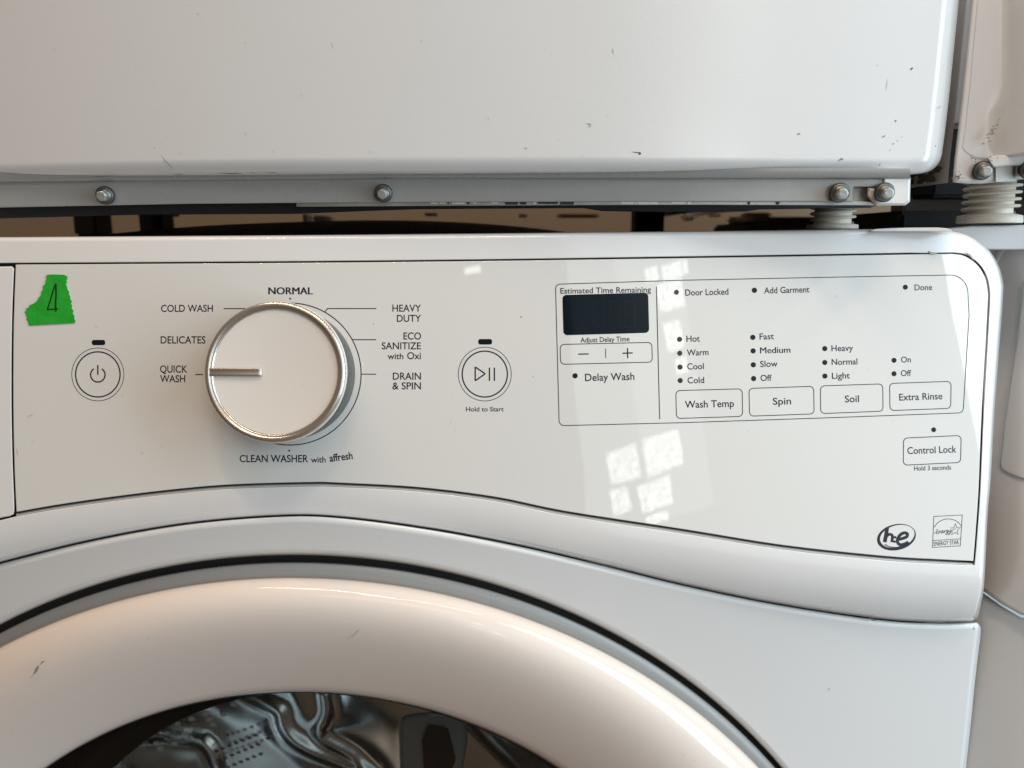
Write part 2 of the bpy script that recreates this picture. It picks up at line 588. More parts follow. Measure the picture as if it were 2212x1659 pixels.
def text(body, x0, y0, x1, y1, cap, S, parent, weight=0.010, mat=None, slant=0.0, off=PRINT, name='lettering'):
    """Lettering from (x0, y0) to (x1, y1) along its base line, capitals cap pixels high."""
    twice = 'M' in body and weight > 0             # this letter will not take a thicker outline: print it twice, a hair apart
    v, f = text_mesh(body, 0.0 if twice else weight)
    a, b = min(q[0] for q in v), max(q[0] for q in v)
    d = Vector((x1 - x0, y1 - y0)); ln = d.length; d.normalize()
    up = Vector((d.y, -d.x))
    V = []
    for q in v:
        s = (q[0] - a) / (b - a) * ln
        h = q[1] / CAPH * cap
        p = Vector((x0, y0)) + d * (s + slant * h) + up * h
        V.append(on(S, p.x, p.y, off))
    if twice:
        m = len(V)
        q = weight / 0.012 * 0.75
        V += [w_ + Vector((q * M_, -0.00001, 0)) for w_ in V[:m]]
        f = list(f) + [tuple(i + m for i in t) for t in f]
    o = mesh(name, V, f, mat or M['ink'], parent, smooth=False)
    return o

# ================================================================== the room behind
wall = mesh('wall', [(-2.2, 1.35, 0.0), (2.6, 1.35, 0.0), (2.6, 1.35, 2.4), (-2.2, 1.35, 2.4)], [(0, 1, 2, 3)], M['wall'], None, smooth=False)
wall['kind'] = 'structure'
floor = mesh('floor', [(-9, -9, 0.0), (9, -9, 0.0), (9, 1.35, 0.0), (-9, 1.35, 0.0)], [(0, 1, 2, 3)], M['floor'], None, smooth=False)
floor['kind'] = 'structure'

# ================================================================== the washing machine
W = thing('washing_machine', 'white front loading washing machine with a big dial and the green tape on its console', 'washing machine', (XC, 0.28, 0.0))

seam = spline([(-785, 1343), (-708, 1343.5), (-591, 1335.5), (-375, 1303), (-175, 1262), (0, 1215), (200, 1166), (400, 1131), (600, 1114), (737, 1117), (937, 1143), (1137, 1181), (1304, 1220),
               (1475, 1262), (1675, 1303), (1891, 1335.5), (2008, 1343.5), (2085, 1343)], 6)
right_edge = spline([(2168, 618), (2165, 669), (2158, 759), (2148, 894), (2140, 1036), (2134, 1106), (2130, 1189), (2125, 1272), (2114, 1327)], 4)
top_edge = spline([(-785, 516), (0, 512), (737, 507), (1475, 499.5), (1870, 495), (2020, 494.5), (2070, 500), (2105, 514), (2141, 546), (2160, 581), (2168, 618)], 5)
m_out = top_edge + right_edge[1:] + [(2110, 1336), (2100, 1342)] + list(reversed(seam))

p_top = spline([(34, 571.5), (300, 570), (737, 567), (1105, 563), (1475, 557.5), (1821, 552), (2030, 548.5), (2060, 548.5), (2085, 553.5), (2112, 573), (2129, 602), (2135, 636)], 5)
p_right = spline([(2135, 636), (2130, 730), (2121, 886), (2114, 1053), (2109, 1130), (2102.5, 1212)], 4)
p_bot = spline([(35.5, 1106), (120, 1091), (233, 1074.5), (367, 1058), (500, 1046.5), (667, 1041.5), (737, 1043), (904, 1052.5), (1071, 1073.5), (1221, 1104), (1475, 1143), (1691, 1177.5),
                (1908, 1201), (2030, 1208.5), (2102.5, 1212)], 5)
p_left = spline([(34, 571.5), (29.5, 700), (28.5, 860), (31, 1000), (35.5, 1106)], 5)
p_out = p_top + p_right[1:] + list(reversed(p_bot))[1:-1] + list(reversed(p_left))[:-1]

# opening in the moulding: a hair wider than the panel, running on left over the drawer
bot_open = [(x, y + 9.4) for x, y in p_bot]
h_top = [(-770, 577)] + [(x, y - 3.5) for x, y in p_top if x < 2000]
h_corner = [(x + 3.2, y - 2.2) for x, y in p_top if x >= 2000]
h_right = [(x + 3.5, y) for x, y in p_right[1:]]
h_bot = list(reversed([(x, y) for x, y in bot_open if x < 2095]))
hole = h_top + h_corner + h_right[:-1] + [(2105, 1220)] + h_bot + [(0, 1124), (-200, 1165), (-480, 1218), (-770, 1245)]

_zb = [(q.x, q.z) for q in (on(S_console, x, y + 9) for x, y in p_bot)]
def S_mould(x, z):
    if x <= _zb[0][0]: zb = _zb[0][1] + (x - _zb[0][0]) * 0.24
    elif x >= _zb[-1][0]: zb = _zb[-1][1]
    else:
        i = max(i for i in range(len(_zb)) if _zb[i][0] <= x)
        j = min(i + 1, len(_zb) - 1)
        t = (x - _zb[i][0]) / max(1e-6, _zb[j][0] - _zb[i][0])
        zb = _zb[i][1] * (1 - t) + _zb[j][1] * t
    d = max(0.0, zb - 0.001 - z)
    return S_console(x, z) + 11.0 * d * d
plate('console_moulding', S_mould, m_out, M['moulding'], W, holes=[hole], bevel=11, bd=0.009, hbevel=2.0, thick=0.02, grid=22, step=12)
backing = [(-765, 563), (2128, 540), (2120, 1225), (1475, 1175), (700, 1070), (0, 1140), (-300, 1200), (-765, 1258)]
plate('seam_backing', S_console, backing, M['backing_dark'], W, bevel=1, thick=0.010, off=0.006, grid=90, step=40, K=1)  # added backing: the darkness of the open seams is its colour

panel = plate('control_panel', S_console, p_out, M['panel'], W, bevel=1.6, thick=0.005, off=0.0, grid=30, step=12)
d_out = rounded([(-430, 575), (28.5, 575), (25, 850), (32, 1110), (-430, 1215)], [2, 4, 0, 8, 2])
d_out = [(-762, 579), (26, 575.5), (30.5, 580)] + [(x - 3.6, y) for x, y in p_left[3:-2]] + [(31, 1102), (29.5, 1110), (22, 1114.5), (0, 1119), (-200, 1160), (-480, 1211), (-762, 1238)]
plate('detergent_drawer', S_console, d_out, M['moulding'], W, bevel=3, thick=0.006, off=0.0004, grid=60, step=14)

# pale lip of the groove under the panel
rows = []
for k, (dy, dep) in enumerate(((1.0, 0.0060), (3.2, 0.0030), (5.0, 0.0014), (8.6, 0.0004), (10.6, 0.0016))):
    rows.append([on(S_console, x, y + dy, dep) for x, y in p_bot])
loft('groove_lip', rows, M['trim'], W, flip=True)

# ---- the lower front, with the round opening for the door
def to_px(p):
    d = p - CAM
    f = d.y * cp - d.z * sp
    return CXP + F_PX * d.x / f, CYP - F_PX * (d.y * sp + d.z * cp) / f
_arcs = {}
def arc(apx, apy, R, t0=-89, t1=89, n=190):
    """A true circle on the front: the one whose top matches the arc measured in the photograph."""
    if (apx, apy, R) not in _arcs:
        pl = S_flat(-0.022)
        a, b, c = (on(pl, apx + R * math.sin(R_(t)), apy + R * (1 - math.cos(R_(t)))) for t in (-38, 0, 38))
        ax, ay, bx, by, cx, cy = a.x, a.z, b.x, b.z, c.x, c.z
        d = 2 * (ax * (by - cy) + bx * (cy - ay) + cx * (ay - by))
        ux = ((ax * ax + ay * ay) * (by - cy) + (bx * bx + by * by) * (cy - ay) + (cx * cx + cy * cy) * (ay - by)) / d
        uz = ((ax * ax + ay * ay) * (cx - bx) + (bx * bx + by * by) * (ax - cx) + (cx * cx + cy * cy) * (bx - ax)) / d
        _arcs[(apx, apy, R)] = (ux, uz, math.hypot(ax - ux, ay - uz))
    ux, uz, rw = _arcs[(apx, apy, R)]
    out = []
    for i in range(n):
        t = R_(t0 + (t1 - t0) * i / (n - 1))
        k = 1.0 - 0.02 * max(0.0, (abs(math.degrees(t)) - 48) / 42.0) ** 2      # the opening is a little taller than wide
        out.append(to_px(Vector((ux + rw * k * math.sin(t), -0.022, uz + rw * math.cos(t)))))
    return out

ring0 = arc(652, 1199.5, 1416)
f_top = [(x, y + 2.6) for x, y in seam]
f_right = spline([(2110, 1345), (2117, 1353), (2118, 1373), (2108, 1456), (2098, 1556), (2087, 1659), (2073, 1800), (2052, 2000), (2020, 2300), (1985, 2640)], 4)
cut = ring0
f_left = [(-680, 2640), (-720, 2300), (-750, 2000), (-775, 1659), (-785, 1400)]
f_out = f_top + f_right + [(1975, 2655)] + [p for p in reversed(cut)] + [(-668, 2655)] + f_left
plate('front_panel', S_front, f_out, M['enamel'], W, bevel=15, bd=0.010, thick=0.02, grid=60, step=14, off=0.0)

def arcs(name, prof, mat, parent, S=S_front, flip=False, label=None, n=190, t=89):
    """Rings concentric with the door: (apex x, apex y, radius, depth)."""
    rows = [[on(S, x, y, d) for x, y in arc(ax, ay, r, -t, t, n)] for ax, ay, r, d in prof]
    return loft(name, rows, mat, parent, flip=flip, label=label)

arcs('door_recess', [(652, 1192, 1416, 0.010), (652, 1199, 1416, 0.013), (652, 1208, 1413, 0.016), (655, 1222, 1408, 0.016), (655, 1226, 1408, 0.012)], M['dark_ring'], W, flip=True)
door = bpy.data.objects.new('door', None); COL.objects.link(door); door.parent = W; door.empty_display_size = 0.05
door.location = (0, -0.30, 0.68)
arcs('outer_ring', [(655, 1217, 1410, 0.014), (655, 1214.5, 1410, 0.008), (655, 1215.5, 1410, 0.0045), (655, 1219, 1409, 0.003), (654, 1234, 1406, 0.002), (653, 1250, 1404, 0.001), (653, 1258, 1400, 0.004)],
     M['grey_ring'], door, flip=True)
bz = [(650, 1253, 1406, 0.006), (650, 1247.5, 1410, 0.001)]
for k in range(1, 31):
    q = (k / 30.0) ** 1.25 * 0.985
    f = math.sin(math.pi * q ** 0.74) ** 0.78
    bz.append((650 + 5 * q, 1247.5 + 246 * q, 1410 - 408 * q, 0.004 * q - 0.0175 * f))
bz += [(655, 1492.5, 1003, 0.0065), (655, 1494, 1000, 0.0100), (655, 1495, 999, 0.018)]
arcs('door_bezel', bz, M['bezel'], door, flip=True)
arcs('glass_gasket', [(655, 1488, 1006, 0.010), (655, 1494, 1000, 0.0125), (655, 1496, 998, 0.016), (655, 1497, 997, 0.030)], M['gasket'], door, flip=True)
gl = [(655, 1495, 999, 0.0135), (655, 1510, 984, 0.0125), (655, 1540, 954, 0.0115), (655, 1600, 894, 0.011), (655, 1700, 794, 0.012), (655, 1850, 644, 0.014), (655, 1990, 504, 0.016)]
arcs('glass_window', gl, M['glass'], door, flip=True, t=89)

# ---- the steel drum seen through the glass
DC = on(S_front, 655, 2200, 0.0)
DC = Vector((-0.115, 0.0, 0.525))
drum = bpy.data.objects.new('drum', None); COL.objects.link(drum); drum.parent = W
drum.location = (DC.x - XC, 0.10 - 0.28, DC.z)
V, F = [], []
n = 96
prof = [(0.0, 0.20), (0.02, 0.235), (0.06, 0.243), (0.10, 0.238), (0.14, 0.243), (0.24, 0.243), (0.27, 0.236), (0.30, 0.242), (0.33, 0.235), (0.345, 0.20), (0.335, 0.12), (0.34, 0.05), (0.33, 0.001)]
rows = [[Vector((DC.x + r * math.cos(2 * math.pi * i / n), 0.045 + y, DC.z + r * math.sin(2 * math.pi * i / n))) for i in range(n)] for y, r in prof]
loft('drum_shell', rows, M['drum'], drum, closed=True, flip=True)
# pressed back wall: ribs sweeping outwards, shallow dents between them
RIBS = [spline([(470, 1470), (520, 1499), (567, 1516), (604, 1534), (612, 1562), (633, 1593), (683, 1626), (737, 1655), (800, 1690)], 6),
        spline([(700, 1500), (706, 1540), (690, 1575), (700, 1600), (760, 1640), (820, 1700)], 6),
        spline([(1000, 1520), (1050, 1590), (1130, 1660), (1180, 1730)], 6), spline([(300, 1560), (360, 1590), (440, 1600), (470, 1650), (480, 1720)], 6)]
YB = 0.30
V, F = [], []
NX, NZ = 220, 150
for k in range(NZ + 1):
    for i in range(NX + 1):
        x = DC.x - 0.30 + 0.60 * i / NX
        z = DC.z - 0.20 + 0.44 * k / NZ
        px, py = to_px(Vector((x, YB, z)))
        h = 0.0
        for rb in RIBS:
            d2 = 1e9
            for q0, q1 in zip(rb[:-1:2], rb[2::2]):
                ex, ey = q1[0] - q0[0], q1[1] - q0[1]
                t = max(0.0, min(1.0, ((px - q0[0]) * ex + (py - q0[1]) * ey) / (ex * ex + ey * ey + 1e-9)))
                d2 = min(d2, (px - q0[0] - ex * t) ** 2 + (py - q0[1] - ey * t) ** 2)
            h += 0.007 * math.exp(-d2 / 190.0) - 0.004 * math.exp(-d2 / 1400.0)
        h += 0.0035 * math.sin(23 * x + 31 * z) * math.cos(37 * x - 17 * z + 1.0) + 0.0007 * math.sin(70 * x + 2) * math.sin(64 * z)
        V.append(Vector((x, YB - h, z)))
for k in range(NZ):
    for i in range(NX):
        a = k * (NX + 1) + i
        F.append((a, a + 1, a + NX + 2, a + NX + 1))
mesh('drum_back', V, F, M['drum'], drum)
def holes(name, pts, r, mat, off):
    hv, hf = [], []
    for px, py in pts:
        c = on(S_flat(YB), px, py) + Vector((0, off, 0))
        b0 = len(hv)
        hv += [c + Vector((r * 1.5 * math.cos(q * math.pi / 4), 0, r * math.sin(q * math.pi / 4))) for q in range(8)]
        hf.append(tuple(range(b0, b0 + 8)))
    return mesh(name, hv, hf, M[mat], drum, smooth=False)
o = holes('perforation', [(478 + 14 * i + 5 * k, 1604 - 5.6 * i + 20 * k) for i in range(7) for k in range(3)], 0.0017, 'hole', -0.013); o['kind'] = 'stuff'
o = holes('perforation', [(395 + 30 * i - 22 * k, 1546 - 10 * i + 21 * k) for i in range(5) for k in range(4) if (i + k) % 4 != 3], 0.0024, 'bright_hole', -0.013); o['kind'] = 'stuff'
# grey rounded plate with a dark core
def S_pad(x, z): return 0.10 + 0.3 * abs(x + 0.06)
plate('drum_plate', S_pad, spline([(868, 1760), (863, 1640), (862, 1575), (867, 1553), (884, 1543), (930, 1538), (985, 1545), (1010, 1580), (1000, 1660), (985, 1760)], 4), M['grey_plate'], drum, bevel=10, bd=0.006, thick=0.02, grid=25, step=10)
plate('plate_core', S_pad, rounded([(925, 1566), (968, 1572), (985, 1640), (960, 1700), (918, 1690), (912, 1600)], 14), M['hole'], drum, bevel=4, thick=0.004, off=-0.003, grid=25, step=8)
# rubber bellows between door and drum
bel = [(0.234, 0.014), (0.230, 0.016), (0.222, 0.018), (0.216, 0.023), (0.205, 0.032), (0.200, 0.044)]
rows = [[Vector((DC.x + r * math.cos(2 * math.pi * i / n), y, DC.z + r * math.sin(2 * math.pi * i / n))) for i in range(n)] for r, y in bel]
loft('door_bellows', rows, M['gasket'], W, closed=True, flip=True)

# ---- cabinet and lid
rx = on(S_console, 2150, 760).x
xa, xb = XC - 0.340, rx - 0.006
box('side_panel', xa, xa + 0.006, 0.045, 0.66, 0.10, 0.990, M['enamel'], W, bev=0.002)
box('side_panel', xb - 0.006, xb, 0.045, 0.66, 0.10, 0.990, M['enamel'], W, bev=0.002)
box('back_panel', xa + 0.007, xb - 0.007, 0.654, 0.66, 0.10, 0.990, M['galv'], W, bev=0.001)
box('top_panel', xa, xb, 0.045, 0.66, 0.9905, 0.9955, M['enamel'], W, bev=0.001)
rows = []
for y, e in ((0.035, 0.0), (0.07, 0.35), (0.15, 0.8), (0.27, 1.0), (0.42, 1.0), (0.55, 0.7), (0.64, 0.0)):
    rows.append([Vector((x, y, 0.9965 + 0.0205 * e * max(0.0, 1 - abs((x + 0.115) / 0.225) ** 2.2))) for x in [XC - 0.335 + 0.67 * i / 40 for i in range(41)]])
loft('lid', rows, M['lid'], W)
# thin white edge of the lid behind the moulding's right corner
lid_edge = [(1880, 497), (1895, 494.3), (1925, 492.6), (1970, 491.6), (2025, 491.4), (2044, 492.8), (2056, 497), (2056, 500), (1880, 500)]
plate('lid_rim', S_flat(0.018), lid_edge, M['moulding'], W, bevel=2, thick=0.01, grid=40)

# ------------------------------------------------------------------ print on the console
C = S_console
PP = panel
def T(*a, **k): return text(*a[:6], C, PP, **k)
T('NORMAL', 579.5, 635.7, 674.5, 635.7, 15, weight=0.022)
T('COLD WASH', 347.8, 673.5, 460, 673.3, 14.8)
T('DELICATES', 347, 741.8, 444, 741.8, 15.3)
T('QUICK', 345.7, 804.8, 404.5, 804.8, 15.3)
T('WASH', 345.7, 825.5, 400, 825.5, 15)
T('CLEAN WASHER', 517.8, 998.3, 665.5, 998.3, 15.3)
T('with', 672, 999.3, 703.5, 998.8, 12.4)
T('affresh', 712.7, 997.5, 762.3, 991.3, 15.5, weight=0.018)
T('HEAVY', 847.6, 673, 909.6, 673, 14.7)
T('DUTY', 857.3, 695, 909.6, 695, 14.7)
T('ECO', 871.6, 733.3, 909.6, 733.3, 15)
T('SANITIZE', 824.6, 754.3, 909.3, 754.3, 14.7)
T('with', 837.3, 775.7, 871.3, 775.7, 12.8)
T('Oxi', 879.6, 775.7, 909.3, 775.7, 14.7)
T('DRAIN', 848.6, 820, 909.3, 820, 15)
T('& SPIN', 847.6, 841, 909.3, 841, 15)
T('Hold to Start', 1006.6, 888.7, 1088, 888.5, 9.6)
T('Estimated Time Remaining', 1210.6, 634.3, 1406.3, 631.3, 12)
T('Adjust Delay Time', 1254, 739.9, 1360, 737.1, 10.6)
T('Delay Wash', 1264, 823.2, 1370.6, 820.3, 15.6)
T('Door Locked', 1480.4, 638.6, 1573.7, 636.2, 13.2)
T('Add Garment', 1650.7, 634, 1748.7, 631.4, 13)
T('Done', 1975.7, 627.2, 2013.7, 626.3, 12.4)
T('Hot', 1483, 738.3, 1512, 737.6, 13)
T('Warm', 1484, 768.2, 1530.7, 767, 13)
T('Cool', 1484.7, 798.1, 1520.7, 797.2, 13)
T('Cold', 1485.3, 828.1, 1521.3, 827.2, 13)
T('Fast', 1641, 733.4, 1672, 732.6, 13)
T('Medium', 1642, 763.3, 1707, 761.8, 13)
T('Slow', 1642.3, 792.8, 1680, 791.8, 13)
T('Off', 1643, 823, 1667.3, 822.4, 13)
T('Heavy', 1796.3, 758.8, 1843, 757.6, 12.8)
T('Normal', 1796.7, 788.3, 1852.3, 787, 12.8)
T('Light', 1797.3, 818.2, 1836, 817.2, 12.8)
T('On', 1946.7, 783.1, 1967.7, 782.5, 12.5)
T('Off', 1946, 812.4, 1968.7, 811.8, 12.5)
T('Wash Temp', 1479.7, 881.2, 1585.7, 878.6, 15)
T('Spin', 1669.7, 874.3, 1709, 873.2, 14.6)
T('Soil', 1825.3, 869.2, 1855.7, 868.4, 14.6)
T('Extra Rinse', 1942.7, 865.2, 2036, 862.3, 14.4)
T('Control Lock', 1960.3, 980.8, 2066.3, 977.2, 14.6)
T('Hold 3 seconds', 1974.7, 1016.8, 2054.7, 1014.2, 9.8)

def line(name, parts): return strokes(name, C, parts, M['ink'], PP)
# guide lines of the dial
line('dial_guide', [(ring_of(626.7, 808, 153.4, n=90), 2.2, True, False)])
line('dial_guide', [([(483, 666.7), (560, 666.7)], 2.0, False, False)])
line('dial_guide', [([(421.7, 809), (438.7, 809)], 2.0, False, False)])
line('dial_guide', [([(702, 673.5), (707.5, 666.5), (813, 666.5)], 2.0, False, False)])
line('dial_guide', [([(761.5, 733.7), (812.3, 733.7)], 2.0, False, False)])
line('dial_guide', [([(780, 808.3), (812.3, 808.3)], 2.0, False, False)])
def dot(x, y, r, nm='indicator_light', mat='lens'):
    return blot(nm, C, ring_of(x, y, r, n=18), M[mat], PP)
dot(626.8, 645, 2.1, 'dial_dot', 'ink'); dot(624.7, 973.5, 2.1, 'dial_dot', 'ink')
# power and start buttons
for cx, cy, r1, r2 in ((211.3, 808.7, 56.3, 48), (1047.3, 808, 57.2, 48.8)):
    line('button_outline', [(ring_of(cx, cy, r1, r1 * 1.015, n=72), 1.3, True, False), (ring_of(cx, cy, r2, r2 * 1.015, n=72), 2.8, True, False)])
line('power_symbol', [(ring_of(211.3, 809.6, 15.6, n=30, a0=R_(-52), a1=R_(232)), 2.9, False, True), ([(211.3, 789.5), (211.3, 808.5)], 2.9, False, True)])
line('start_symbol', [([(1026.6, 793.8), (1027.6, 793.4), (1047, 806.5), (1047, 808.2), (1027.6, 821.8), (1026.6, 821.2)], 2.9, True, False),
                      ([(1057.3, 795.2), (1057.3, 821.6)], 2.9, False, True), ([(1068, 795.2), (1068, 821.6)], 2.9, False, True)])
for x0, x1, y0, y1 in ((198.3, 227.3, 734.2, 745.6), (1033, 1063, 732.3, 744.2)):
    blot('indicator_light', C, rounded([(x0, y0), (x1, y0), (x1, y1), (x0, y1)], 4.6), M['lens'], PP)
# big frame of the settings
line('frame_line', [(rounded([(1200, 614), (1475, 605.3), (1760, 599.5), (2089, 593.4), (2093.5, 680), (2080.5, 891.7), (1760, 903.5), (1475, 913), (1208, 919.5)],
                             [10, 0, 0, 38, 0, 11, 0, 0, 11], 8), 1.7, True, False)])
line('frame_line', [([(1418, 619), (1425, 905.7)], 1.9, False, False)])
def qbox(c, r=8): return rounded(c, r, 6)
for q in ([(1210, 744), (1408, 739.6), (1409.4, 782.3), (1211, 787)], [(1460, 843.8), (1603.3, 839.8), (1604.3, 899.4), (1461.3, 904)],
          [(1618, 839), (1757.6, 834.4), (1758.8, 894), (1619.3, 899)], [(1772.3, 833.7), (1907, 829.2), (1907.6, 888.2), (1773, 893.4)],
          [(1921.7, 828.3), (2054.7, 823.7), (2053.7, 882), (1922.7, 887)], [(1952, 946.4), (2076.5, 940.6), (2075, 999), (1951.2, 1005)]):
    line('button_outline', [(qbox(q, 9), 1.7, True, False)])
line('minus_sign', [([(1249, 765), (1271.6, 764.5)], 2.7, False, False)])
line('divider_mark', [([(1308.1, 753), (1308.6, 773.7)], 1.7, False, False)])
line('plus_sign', [([(1344.6, 763), (1366.8, 762.4)], 2.7, False, False), ([(1355.5, 751.7), (1356, 773.8)], 2.7, False, False)])
for x, y, r in ((1242.3, 811.7, 5.8), (1461.3, 631.3, 5.4), (1629.7, 627, 5.8), (1955.7, 620.3, 5.5), (1468, 733, 5.6), (1468.4, 763, 5.6), (1469, 793, 5.6), (1469.4, 822, 5.6),
                (1626.3, 728.7, 5.7), (1627, 757.9, 5.7), (1627.4, 788, 5.7), (1628, 817.7, 5.7), (1781.7, 753, 5.6), (1781.8, 783, 5.6), (1782, 812.3, 5.6), (1931.3, 778.3, 5.5),
                (1931.3, 807.3, 5.5), (2017, 928.3, 5.3)):
    dot(x, y, r)
# time display
disp = plate('display_window', C, rounded([(1214.6, 637), (1400.4, 631.8), (1402.6, 719), (1217, 724.4)], 9), M['display'], PP, bevel=1.2, thick=0.0008, off=-0.0002, grid=30, step=8, K=2)
seg = []
for x0 in (1283, 1318, 1350):
    a, b, c, d = (x0, 652), (x0 + 22, 651.3), (x0 + 21, 706), (x0 - 1, 706.6)
    m0, m1 = (x0 - 0.5, 679), (x0 + 21.5, 678.6)
    seg += [([a, b], 3.4, False, False), ([m0, m1], 3.4, False, False), ([d, c], 3.4, False, False), ([b, m1], 3.4, False, False), ([m1, c], 3.4, False, False), ([a, m0], 3.4, False, False), ([m0, d], 3.4, False, False)]
strokes('display_segment', C, seg, M['faint_ink'], PP, off=-0.00024)

def ec(pts): return [(x / 8 + 1866.2, y / 8 + 1082.9) for x, y in pts]
# high-efficiency mark: tilted oval with the two letters
def tilted(cx, cy, a, b, rot, n=56):
    return [(cx + a * math.cos(t) * math.cos(rot) - b * math.sin(t) * math.sin(rot), cy + a * math.cos(t) * math.sin(rot) + b * math.sin(t) * math.cos(rot)) for t in [2 * math.pi * i / n for i in range(n)]]
o_out = tilted(1936.6, 1160.4, 42.6, 28.0, R_(-13))
o_in = tilted(1938.4, 1158.6, 38.2, 23.8, R_(-15))
V = [on(C, *p, PRINT) for p in o_out] + [on(C, *p, PRINT) for p in o_in]
nn = len(o_out)
mesh('efficiency_mark', V, [(i, (i + 1) % nn, nn + (i + 1) % nn, nn + i) for i in range(nn)], M['ink'], PP, smooth=False)
line('efficiency_mark', [(ec([(402, 455), (388, 560), (360, 706)]), 8.2, False, False), (spline(ec([(372, 640), (405, 590), (450, 570), (490, 590), (492, 640), (482, 706)]), 5), 6.0, False, False)])
line('efficiency_mark', [(spline(ec([(560, 660), (640, 650), (735, 615), (752, 565), (705, 545), (640, 570), (590, 635), (580, 700), (620, 748), (690, 742), (770, 705)]), 5), 6.6, False, False)])
dot(1933.6, 1160.6, 2.8, 'efficiency_mark', 'ink'); dot(1932.4, 1170, 2.8, 'efficiency_mark', 'ink')
line('efficiency_mark', [(spline([(1911, 1176), (1922, 1181.3), (1938, 1182.3), (1956, 1177), (1966, 1172)], 6), 2.2, False, False)])
# square saver mark with arc, star and script
line('energy_mark', [([(2017.5, 1115.6), (2078.7, 1112.4), (2074.6, 1179), (2014.3, 1182.6)], 1.25, True, False)])
line('energy_mark', [([(2015.6, 1167.6), (2075.4, 1164)], 1.25, False, False)])
line('energy_mark', [(spline([(2018, 1139), (2026, 1129), (2038, 1122.5), (2051, 1121), (2063, 1124), (2071, 1129.5), (2076.6, 1136.5)], 5), 1.3, False, False)])
line('energy_mark', [(ec([(1582, 385), (1607, 455), (1670, 453), (1617, 500), (1630, 572), (1576, 537), (1517, 578), (1530, 512)]), 1.1, False, False), (ec([(1582, 385), (1556, 458), (1490, 462)]), 1.1, False, False)])
line('energy_mark', [(spline(ec([(1205, 548), (1245, 548), (1275, 525), (1282, 495), (1262, 490), (1248, 530), (1262, 560), (1290, 555), (1302, 515), (1300, 553), (1318, 515), (1332, 512), (1334, 550),
                                 (1352, 540), (1372, 508), (1355, 505), (1350, 540), (1372, 545), (1392, 508), (1390, 545), (1402, 508), (1420, 510), (1448, 502), (1432, 498), (1424, 535), (1446, 530), (1454, 500),
                                 (1444, 560), (1422, 578), (1415, 565), (1462, 530), (1470, 500), (1472, 528), (1500, 510), (1508, 485), (1494, 550), (1470, 582), (1462, 568), (1510, 520), (1545, 490), (1590, 468)]), 3), 1.0, False, False)])
text('ENERGY STAR', 2017.4, 1179, 2071.8, 1175.4, 8.6, C, PP, weight=0.008, name='lettering')

# ------------------------------------------------------------------ the dial
c0 = on(C, 626.7, 808)
nx = normal(C, c0)
kn = bpy.data.objects.new('dial_knob', None); COL.objects.link(kn); kn.parent = W; kn.location = c0 - origin(W); kn.empty_display_size = 0.02
H = 0.0235
def K_(name, prof, mat, n=96): return lathe(name, c0, nx, [(r * 1.035, h * 0.97) for r, h in prof], M[mat], kn, n=n)
ks = 0.2262e-3 / 0.2274e-3
K_('knob_skirt', [(0.0318, -0.001), (0.0316, 0.006), (0.0314, 0.0215), (0.0300, 0.0220)], 'knob_side')
K_('knob_collar', [(0.0310, 0.0215), (0.0320, 0.0216), (0.03255, 0.0222), (0.0328, 0.0232), (0.0326, 0.0243), (0.0319, 0.0250), (0.0305, 0.0247)], 'knob')
K_('chrome_ring', [(0.0325, 0.0240), (0.0324, 0.0250), (0.0318, 0.0260), (0.0308, 0.0263), (0.0300, 0.0261), (0.0297, 0.0255), (0.0293, 0.0257), (0.0288, 0.0253), (0.0283, 0.0242), (0.0279, 0.0234), (0.0275, 0.0230)], 'chrome')
K_('knob_cap', [(0.0280, 0.0215), (0.0280, 0.0236), (0.0278, 0.0240), (0.0274, 0.02425), (0.0270, 0.0243)] + [(0.0270 * q, 0.0243 + 0.0004 * (1 - q * q)) for q in (0.8, 0.6, 0.4, 0.2, 0.0)], 'knob', n=128)
# pointer bar with rounded top, running in from the rim
ax_r = Vector((1, 0, 0)); ax_r = (ax_r - nx * ax_r.dot(nx)).normalized(); ax_u = nx.cross(ax_r).normalized()
if ax_u.z < 0: ax_u = -ax_u
rows = []
cs = [(-1.0, 0.0), (-0.96, 0.7), (-0.75, 1.0), (-0.45, 0.88), (0, 0.80), (0.45, 0.88), (0.75, 1.0), (0.96, 0.7), (1.0, 0.0)]
for xx, wd, hh in ((-0.0328, 0.0017, 0.0004), (-0.0326, 0.0020, 0.0013), (-0.0310, 0.00205, 0.0016), (-0.020, 0.00205, 0.0018), (-0.0080, 0.00205, 0.0018), (-0.0067, 0.0020, 0.0016), (-0.0062, 0.0017, 0.0006), (-0.0061, 0.0014, -0.0006)):
    rows.append([c0 + ax_r * xx + ax_u * (s * wd) + nx * (0.0238 + h * hh) for s, h in cs])
loft('pointer_bar', rows, M['pointer'], kn, flip=True)

# ------------------------------------------------------------------ wear on the washing machine
def wear(S, parent, items, off=-0.00016):
    for pts, wd, mat in items:
        p = spline(pts, 4) if len(pts) > 2 else pts
        n = len(dense(p, 3, False))
        q = dense(p, 3, False)
        L, Rr = [], []
        for i, b in enumerate(q):
            a = q[max(0, i - 1)]; c = q[min(n - 1, i + 1)]
            t = Vector((c[0] - a[0], c[1] - a[1])); t.normalize()
            h = wd / 2 * (0.15 + 0.85 * math.sin(math.pi * (i + 0.3) / (n - 0.4))) * random.uniform(0.7, 1.2)
            L.append((b[0] + t.y * h, b[1] - t.x * h)); Rr.append((b[0] - t.y * h, b[1] + t.x * h))
        if n < 2: continue
        Vv = [on(S, x, y, off) for x, y in L] + [on(S, x, y, off) for x, y in Rr]
        mesh('scuff_mark', Vv, [(i, i + 1, n + i + 1, n + i) for i in range(n - 1)], M[mat], parent, smooth=False)

